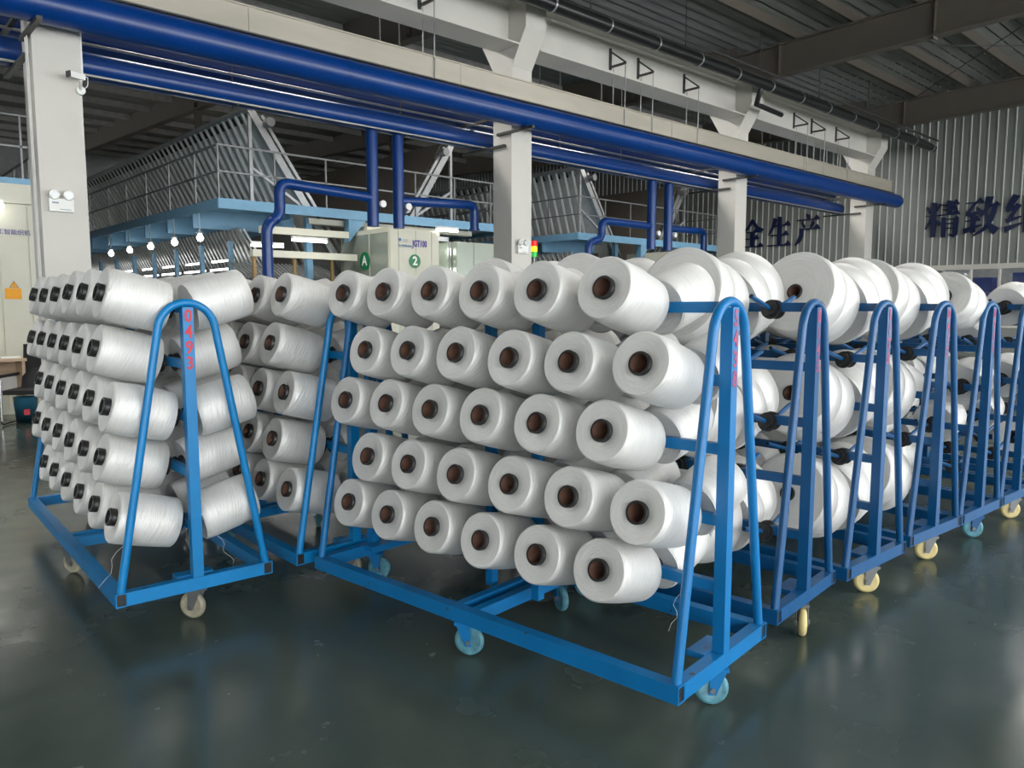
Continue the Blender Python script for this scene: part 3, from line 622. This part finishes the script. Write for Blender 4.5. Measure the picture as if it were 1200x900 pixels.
# ------------------------------------------------------------------ wall lettering, strokes drawn in a 100-unit box
def Hs(x0, x1, y, t=4): return [[(x0, y - t / 2), (x1, y - t / 2), (x1, y + t / 2), (x0, y + t / 2)], [(x1 - 24, y + t / 2), (x1, y + t / 2), (x1 - 10, y + 14)]]
def Vs(x0, x1, y0, y1): return [[(x0, y0), (x1, y0), (x1, y1 - 2), (x0, y1)]]
CH = {
 'quan': [[(47, 99), (58, 93), (30, 63), (4, 46), (2, 48), (28, 72)], [(50, 96), (58, 90), (74, 72), (99, 62), (87, 50), (70, 60), (48, 86)]] + Hs(26, 78, 53) + Hs(20, 80, 30) + Hs(2, 98, 3) + Vs(42, 58, 3, 53),
 'sheng': [[(26, 96), (40, 90), (26, 62), (6, 38), (4, 40), (18, 66)]] + Hs(24, 94, 69) + Hs(14, 88, 37) + Hs(2, 98, 3) + Vs(43, 58, 3, 99),
 'chan': [[(40, 101), (58, 94), (54, 82), (46, 84)]] + Hs(6, 94, 80) + [[(26, 74), (40, 60), (34, 53), (24, 68)], [(64, 76), (76, 70), (64, 53), (58, 53)]] + Hs(20, 96, 50) + [[(18, 54), (34, 50), (32, 30), (22, 12), (2, -2), (0, 0), (12, 20), (18, 35)]],
 'an': [[(43, 101), (58, 94), (54, 82), (46, 86)]] + Hs(10, 92, 80) + [[(8, 82), (16, 80), (12, 60), (4, 64)], [(90, 82), (97, 80), (84, 62), (82, 66)]] + Hs(3, 97, 45) + [[(40, 74), (54, 70), (36, 28), (26, 28)], [(26, 32), (36, 34), (90, 8), (78, -3)], [(64, 44), (78, 44), (56, 14), (12, -3), (10, 0), (46, 18)]],
 'jing': Vs(15, 31, 0, 97) + [[(0, 84), (5, 86), (14, 72), (9, 64)], [(46, 90), (38, 92), (30, 72), (33, 70)], [(0, 58), (46, 58), (46, 61), (0, 61)], [(14, 57), (22, 57), (2, 22), (-2, 24)], [(30, 50), (44, 40), (42, 30), (33, 34)]] + Hs(46, 97, 87, 3) + Hs(50, 92, 74, 3) + Hs(42, 100, 60, 3) + Vs(62, 77, 60, 99)
   + Vs(47, 60, -2, 54) + [[(54, 49), (84, 49), (90, 56), (97, 50), (95, 4), (84, -4), (70, 4), (70, 7), (82, 5), (82, 46), (54, 46)], [(60, 34), (82, 34), (82, 37), (60, 37)], [(60, 21), (82, 21), (82, 24), (60, 24)]],
 'zhi': Hs(5, 54, 86, 3) + [[(26, 86), (36, 86), (16, 58), (6, 60)], [(8, 66), (14, 58), (46, 66), (46, 60), (18, 48), (6, 54)], [(34, 76), (54, 62), (46, 50), (36, 66)]] + Hs(5, 48, 38, 3) + Vs(20, 34, 6, 58) + [[(0, 18), (50, 28), (50, 25), (4, 4), (2, 3)],
   [(60, 100), (80, 98), (64, 58), (48, 46), (46, 48), (56, 68)], [(62, 76), (84, 80), (88, 86), (99, 76), (92, 72), (62, 72)], [(80, 80), (94, 76), (82, 36), (62, 10), (30, -4), (28, -2), (56, 18), (70, 42)], [(56, 60), (62, 62), (76, 28), (99, 14), (84, -2), (66, 20)]],
 'xi': [[(20, 100), (38, 94), (14, 60), (2, 66)], [(2, 66), (6, 54), (34, 62), (32, 70)], [(30, 76), (44, 70), (14, 30), (6, 32)], [(2, 36), (8, 24), (46, 40), (44, 42)], [(0, 16), (4, 0), (46, 22), (46, 25)]] + Vs(50, 64, -2, 94) + [[(60, 88), (88, 88), (92, 94), (99, 88), (99, -2), (88, -2), (88, 84), (60, 84)]] + Vs(72, 79, 6, 86) + [[(62, 44), (90, 44), (90, 48), (62, 48)], [(62, 4), (90, 4), (90, 8), (62, 8)]],
}
def sign(label, chars, ys, z, w_, h_):
    c = thing('wall_lettering', label, 'lettering', (XW - .06, 0, z))
    for ch, yc in zip(chars, ys):
        m = MB()
        for i_, poly in enumerate(CH[ch]):
            m.prism(poly, .05 + .0011 * i_, lambda a, b, t_: (-t_, yc + w_ / 2 - a / 100 * w_, b / 100 * h_))
        m.build('character', NAVY, c)
sign('large navy blue characters on the corrugated end wall between the third and fourth columns', ['an', 'quan', 'sheng', 'chan'], [17.5, 16.35, 15.2, 14.05], 3.95, 1.0, 1.14)
sign('large navy blue characters on the corrugated end wall at the right edge', ['jing', 'zhi', 'xi'], [9.4, 8.25, 7.1], 3.92, 1.04, 1.18)

# ------------------------------------------------------------------ yarn packages
def pkg_meshes(r, L, z0, ro, out, big=False, n=52):
    e = .007
    if not big:
        pf = [(ro, z0 + .004), (r - e, z0), None, (r - e, z0), (r - .003, z0 + .004), (r, z0 + e)] + [(r + .004 * math.sin(PI * k / 6), z0 + e + (L - 2 * e) * k / 6) for k in range(1, 6)] + [(r, z0 + L - e), (r - .003, z0 + L - .004), (r - e, z0 + L), None, (r - e, z0 + L), (r * .6, z0 + L - .003), (ro, z0 + L - .012)]
    else:
        h = L / 2
        pf = [(ro, z0 + .004), (r - .012, z0), None, (r - .012, z0), (r - .002, z0 + .006), (r + .002, z0 + h * .5), (r, z0 + h - .016), (r - .010, z0 + h - .002), None, (r - .010, z0 + h + .002), (r - .001, z0 + h + .014), (r + .002, z0 + h * 1.5), (r - .002, z0 + L - .006), (r - .012, z0 + L), None, (r - .012, z0 + L), (ro, z0 + L - .006)]
        pf = [p if p is None else p for p in pf]
    y = MB().lathe(pf, n).mesh('yarn', YARN)
    ri = ro - .0085
    a = z0 - .012; b = z0 + L + out
    tb = MB().lathe([(ri, b), (ro - .001, b), None, (ro - .001, b), (ro + .0015, b - .003), (ro + .0015, b - out * .45), (ro - .001, b - out * .5), (ro + .001, b - out * .55), (ro, z0 + L - .014), None, (ro, z0 + L - .014), (ro, a), None, (ro, a), (ri, a)], 28).mesh('core_tube', TUBEBLK)
    li = MB().lathe([(ri, a), (ri, b - .002)], 24).mesh('tube_liner', BROWN)
    return y, tb, li
SM = pkg_meshes(.125, .290, .07, .0445, .011)
SML = pkg_meshes(.127, .298, .062, .043, .022)
BG = pkg_meshes(.230, .30, .064, .042, .006, True, 64)
MD = pkg_meshes(.172, .29, .068, .045, .006, True, 56)
LO = pkg_meshes(.15, .20, .075, .052, .004)
LIR = BG[2].copy(); LIR.name = 'tube_liner'; LIR.materials.clear(); LIR.materials.append(REDT)
SML[2].materials.clear(); SML[2].materials.append(TUBEBLK)
TH = R(15.2)
ORD = ['first', 'second', 'third', 'fourth', 'fifth', 'sixth', 'seventh']
ROW = ['top', 'second', 'middle', 'fourth', 'bottom']
TZ = [1.6, 1.316, 1.046, .76, .49]
NP = [0]
def package(C, M, side, ri, o, kind, label, group, liner=None):
    th = TH + random.uniform(-.02, .02)
    # local axis Z -> outward spindle direction
    dx = -math.cos(th) if side == 'f' else math.cos(th)
    z = Vector((dx, 0, math.sin(th))); y = Vector((0, 1, 0)); x = y.cross(z)
    RM = Matrix((x, y, z)).transposed().to_4x4()
    mats_ = {'s': SM, 'l': SML, 'b': BG, 'o': LO, 'm': MD}[kind]
    e = bpy.data.objects.new('yarn_package', None); COL.objects.link(e)
    e.matrix_world = M @ Matrix.Translation((0, o + random.uniform(-.006, .006), TZ[ri] - .018)) @ RM @ Matrix.Rotation(random.uniform(0, 6.28), 4, 'Z')
    e['label'] = label; e['category'] = 'yarn package'; e['group'] = group; e.empty_display_size = .05
    a = link('yarn', mats_[0], e); link('core_tube', mats_[1], e); link('tube_liner', liner or mats_[2], e)
    NP[0] += 1
    return e

# ------------------------------------------------------------------ trolleys
def trolley(label, MX, az, L, oo, oe, blue, sp, wheels, digits=None, W=.78, wa=(-.9, 2.2, 2.1, 1.1)):
    MX = Vector((MX[0], MX[1], 0)); rz = R(az) - PI / 2
    c = thing('yarn_trolley', label, 'trolley', MX, rz, 'blue yarn trolleys')
    M = Matrix.Translation(MX) @ Matrix.Rotation(rz, 4, 'Z')
    mt = BLUE[blue]; h = W / 2; z0, z1 = .16, .228; w_ = .052
    def hollow(xa, xb, ya, yb):   # long beam as a real hollow section
        t = .005; m = MB()
        m.box(xa, xb, ya, yb, z0, z0 + t).box(xa, xb, ya, yb, z1 - t, z1).box(xa, xa + t, ya, yb, z0 + t, z1 - t).box(xb - t, xb, ya, yb, z0 + t, z1 - t)
        m.box(xa + t, xb - t, ya + .25, ya + .26, z0 + t, z1 - t)
        sb_ = m.build('side_beam', mt, c)
        MB().box(xa + t, xb - t, ya + .006, ya + .012, z0 + t, z1 - t).build('open_end_shade', BLACKPL, sb_)  # black plug stands in for the shade inside the hollow beam
        MB().box(xa + t, xb - t, yb - .012, yb - .006, z0 + t, z1 - t).build('open_end_shade', BLACKPL, sb_)
    hollow(-h, -h + w_, 0, L); hollow(h - w_, h, 0, L)
    for y in (.0, L - w_): MB().box(-h + w_ + .001, h - w_ - .001, y + .001, y + w_, z0 + .001, z1 - .001).build('end_beam', mt, c)
    for y in (L / 2 - .075, L / 2 + .03): MB().box(-h + w_ + .001, h - w_ - .001, y, y + .045, z0 + .004, z1 - .004).build('cross_beam', mt, c)
    for s_ in (-1, 1):
        MB().box(-.09, .09, (.053 if s_ < 0 else L - .13), (.13 if s_ < 0 else L - .053), z1 - .02, z1 + .004).build('gusset_plate', mt, c)
    # posts
    for y in (.026, L - .026): MB().box(-.026, .026, y - .025, y + .025, z1, 1.60).build('post', mt, c)
    for y in (L / 2 - .15, L / 2 + .15): MB().box(-.022, .022, y - .022, y + .022, z1 - .03, 1.58).build('post', mt, c)
    # arches
    rc = .138; zc = 1.622 - rc; a0 = .2
    for _ in range(20): a0 = math.asin(((h - .03) * math.cos(a0) - rc) / (zc - z1))
    for y in (.026, L - .026):
        pts = [(-(h - .03), y, z1 - .004)]
        pts += [(-rc * math.cos(a_), y, zc + rc * math.sin(a_)) for a_ in [a0 + (PI - 2 * a0) * k / 22 for k in range(23)]]
        pts += [((h - .03), y, z1 - .004)]
        MB().tube(pts, .0195, 16).build('arch', mt, c)
    # rails and spindles
    for k, z in enumerate(TZ):
        MB().box(-.017, .017, .052, L - .052, z - .022, z + .022).build('rail', mt, c)
    dm = MB().cyl((0, 0, .022), (0, 0, .034), .048, 22).cyl((0, 0, .034), (0, 0, .058), .036, 22).mesh('spindle_disc', BLACKPL)
    sm_ = MB().cyl((0, 0, 0), (0, 0, .262), .0115, 12).cyl((0, 0, .2622), (0, 0, .2626), .008, 10, 1).mesh('spindle', [mt, BLACKPL])
    for k, z in enumerate(TZ):
        o = oo if k % 2 == 0 else oe
        for i in range(7 if o + 6 * sp < L - .12 else 6):
            for sd in (-1, 1):
                zz = Vector((sd * math.cos(TH), 0, math.sin(TH))); yv = Vector((0, 1, 0)); xv = yv.cross(zz)
                RM = Matrix((xv, yv, zz)).transposed().to_4x4()
                for me in (dm, sm_):
                    q_ = bpy.data.objects.new(me.name.split('.')[0], me); COL.objects.link(q_); q_.parent = c
                    q_.matrix_local = Matrix.Translation((0, o + i * sp, z - .018)) @ RM
    # casters: near end, far end, camera side, far side
    for (x, y, a), wm in zip(((0, .03, wa[0]), (0, L - .03, wa[1]), (-h + .03, L / 2, wa[2]), (h - .03, L / 2, wa[3])), wheels):
        ca, sa = math.cos(a), math.sin(a); cx, cy = x - .03 * ca, y - .03 * sa
        pt = lambda u, v, z: (cx + u * ca - v * sa, cy + u * sa + v * ca, z)
        k_ = link('caster', None, c)
        WM = Matrix.Translation((cx, cy, .07)) @ Matrix.Rotation(a, 4, 'Z') @ Matrix.Rotation(PI / 2, 4, 'X')
        MB().lathe([(.012, -.017), (.054, -.019), None, (.054, -.019), (.063, -.016), (.068, -.008), (.07, 0), (.068, .008), (.063, .016), (.054, .019), None, (.054, .019), (.012, .017), None, (.012, .022), (.0, .022)], 28, M=WM).build('wheel', wm, k_)
        MB().cyl(WM @ Vector((0, 0, -.036)), WM @ Vector((0, 0, .036)), .011, 10).build('axle', GALV, k_)
        fm = mt if wm is TEALW else GALV
        for v in (-.027, .027):
            m = MB(); pl_ = [(-.014, .05), (.014, .05), (.055, .146), (-.01, .146)]
            m.prism(pl_, .004, lambda p, q2, t_: pt(p, v + t_ - .002, q2)); m.build('fork', fm, k_)
        m = MB(); m.add([pt(-.02, -.03, .145), pt(.065, -.03, .145), pt(.065, .03, .145), pt(-.02, .03, .145), pt(-.02, -.03, .1605), pt(.065, -.03, .1605), pt(.065, .03, .1605), pt(-.02, .03, .1605)], [(3, 2, 1, 0), (4, 5, 6, 7), (0, 1, 5, 4), (1, 2, 6, 5), (2, 3, 7, 6), (3, 0, 4, 7)])
        m.build('top_plate', fm, k_)
    if digits:
        for i, dch in enumerate(digits):
            text(dch, .088, (REDP if blue == 'left' else FADE), face_my(0, -.0008, 1.555 - i * .078), c, name='stencil_digit', ext=.0005, off=.002, sx=.85)
    return c, M

def fill(M, who, oo, oe, sp, spec, front='camera side', back='far side'):
    # spec: list of (side, rows, indices, kind)
    for side, rows, idx, kind in spec:
        for r_ in rows:
            o = oo if r_ % 2 == 0 else oe
            for i in idx:
                sz = {'s': 'white yarn package', 'l': 'white yarn package', 'b': 'big white yarn disc', 'o': 'short white yarn ring', 'm': 'white yarn disc'}[kind]
                lab = '%s, %s row, %s from the near end, %s of %s' % (sz, ROW[r_], ORD[i], front if side == 'f' else back, who)
                package(None, M, side, r_, o + i * sp, kind, lab, 'yarn packages on ' + who, LIR if kind == 'b' and side == 'b' else None)

# main trolley in the centre
_, M1 = trolley('long blue A-frame trolley in the centre foreground packed with white yarn packages', (2.625, 1.594), 96.4, 2.25, .379, .211, 'near', .3235, (TEALW, TEALW, TEALW, TEALW), '5438')
fill(M1, 'centre trolley', .379, .211, .3235, [('f', range(5), range(6), 's'), ('b', range(5), range(6), 's')])
# left trolley
_, ML = trolley('bright blue A-frame trolley at the left filled with yarn packages on black tubes', (1.393, 3.888), 87.8, 2.49, .178, .366, 'left', .362, (GREYW, GREYW, GREYW, GREYW), '0493')
fill(ML, 'left trolley', .178, .366, .362, [('f', range(5), range(6), 'l'), ('b', range(5), range(6), 'l')], 'left side', 'right side')
# trolley standing between them
_, MC = trolley('blue A-frame trolley standing between the left and centre trolleys, half hidden', (2.32, 3.885), 90.0, 2.3, .19, .35, 'left', .34, (GREYW, GREYW, TEALW, TEALW))
fill(MC, 'middle back trolley', .19, .35, .34, [('f', range(5), range(6), 's'), ('b', range(5), range(6), 's')], 'left side', 'right side')
# right-hand line
def rt(label, A, B, az, oo, oe, wheels, digits=None, wa=(-.9, 2.2, 2.1, 1.1)):
    m = ((A[0] + B[0]) / 2, (A[1] + B[1]) / 2)
    return trolley(label, m, az, 2.25, oo, oe, 'far', .3235, wheels, digits, W=.742, wa=wa)[1]
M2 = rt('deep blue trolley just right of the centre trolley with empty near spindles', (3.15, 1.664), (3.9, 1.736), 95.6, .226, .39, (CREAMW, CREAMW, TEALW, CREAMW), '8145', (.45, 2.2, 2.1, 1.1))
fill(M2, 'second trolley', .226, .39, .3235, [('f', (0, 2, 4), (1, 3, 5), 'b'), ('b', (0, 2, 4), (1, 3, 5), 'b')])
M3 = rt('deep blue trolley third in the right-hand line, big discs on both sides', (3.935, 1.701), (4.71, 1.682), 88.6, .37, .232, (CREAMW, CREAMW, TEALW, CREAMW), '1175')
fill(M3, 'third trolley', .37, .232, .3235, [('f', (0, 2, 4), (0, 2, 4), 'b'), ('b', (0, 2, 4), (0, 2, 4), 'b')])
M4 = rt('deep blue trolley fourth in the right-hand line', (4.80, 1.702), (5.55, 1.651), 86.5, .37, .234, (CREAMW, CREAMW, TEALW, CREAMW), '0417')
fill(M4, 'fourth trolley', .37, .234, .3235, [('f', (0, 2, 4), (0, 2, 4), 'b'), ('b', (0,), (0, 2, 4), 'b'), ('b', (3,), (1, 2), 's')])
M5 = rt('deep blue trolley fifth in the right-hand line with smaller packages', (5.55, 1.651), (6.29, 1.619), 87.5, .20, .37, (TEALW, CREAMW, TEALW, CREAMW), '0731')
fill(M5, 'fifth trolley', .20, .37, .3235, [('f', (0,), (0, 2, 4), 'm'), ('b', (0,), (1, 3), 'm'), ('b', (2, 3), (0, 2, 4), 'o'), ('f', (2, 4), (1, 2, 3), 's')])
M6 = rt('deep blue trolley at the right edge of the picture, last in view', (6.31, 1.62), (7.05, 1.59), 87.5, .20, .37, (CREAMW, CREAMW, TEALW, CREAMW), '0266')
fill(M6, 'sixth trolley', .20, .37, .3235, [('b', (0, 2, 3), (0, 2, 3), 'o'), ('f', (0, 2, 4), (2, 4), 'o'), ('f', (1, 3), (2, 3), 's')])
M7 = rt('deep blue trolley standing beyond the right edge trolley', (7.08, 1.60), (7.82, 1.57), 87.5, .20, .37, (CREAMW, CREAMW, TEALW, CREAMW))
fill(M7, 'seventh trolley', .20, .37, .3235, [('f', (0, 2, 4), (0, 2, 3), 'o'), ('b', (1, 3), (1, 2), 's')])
# loose threads hanging from packages
for i, (p0, p1, lab) in enumerate((((1.10, 4.0, .50), (.97, 4.02, .24), 'thin loose white thread hanging at the lower left corner of the left trolley'),
                        ((1.55, 4.02, .38), (1.62, 3.98, .2), 'loose white thread curl hanging under the right side of the left trolley'),
                        ((2.75, 1.9, .42), (2.72, 1.93, .18), 'loose white thread hanging under the near end of the centre trolley'))):
    a = Vector(p0); b = Vector(p1)
    o = MB().tube([a.lerp(b, t / 8) + Vector((.012 * math.sin(t * 1.3), .012 * math.cos(t * 1.7), 0)) for t in range(9)], .0009, 5).build('loose_thread', THREAD)
    o['label'] = lab; o['category'] = 'thread'
print('packages', NP[0])
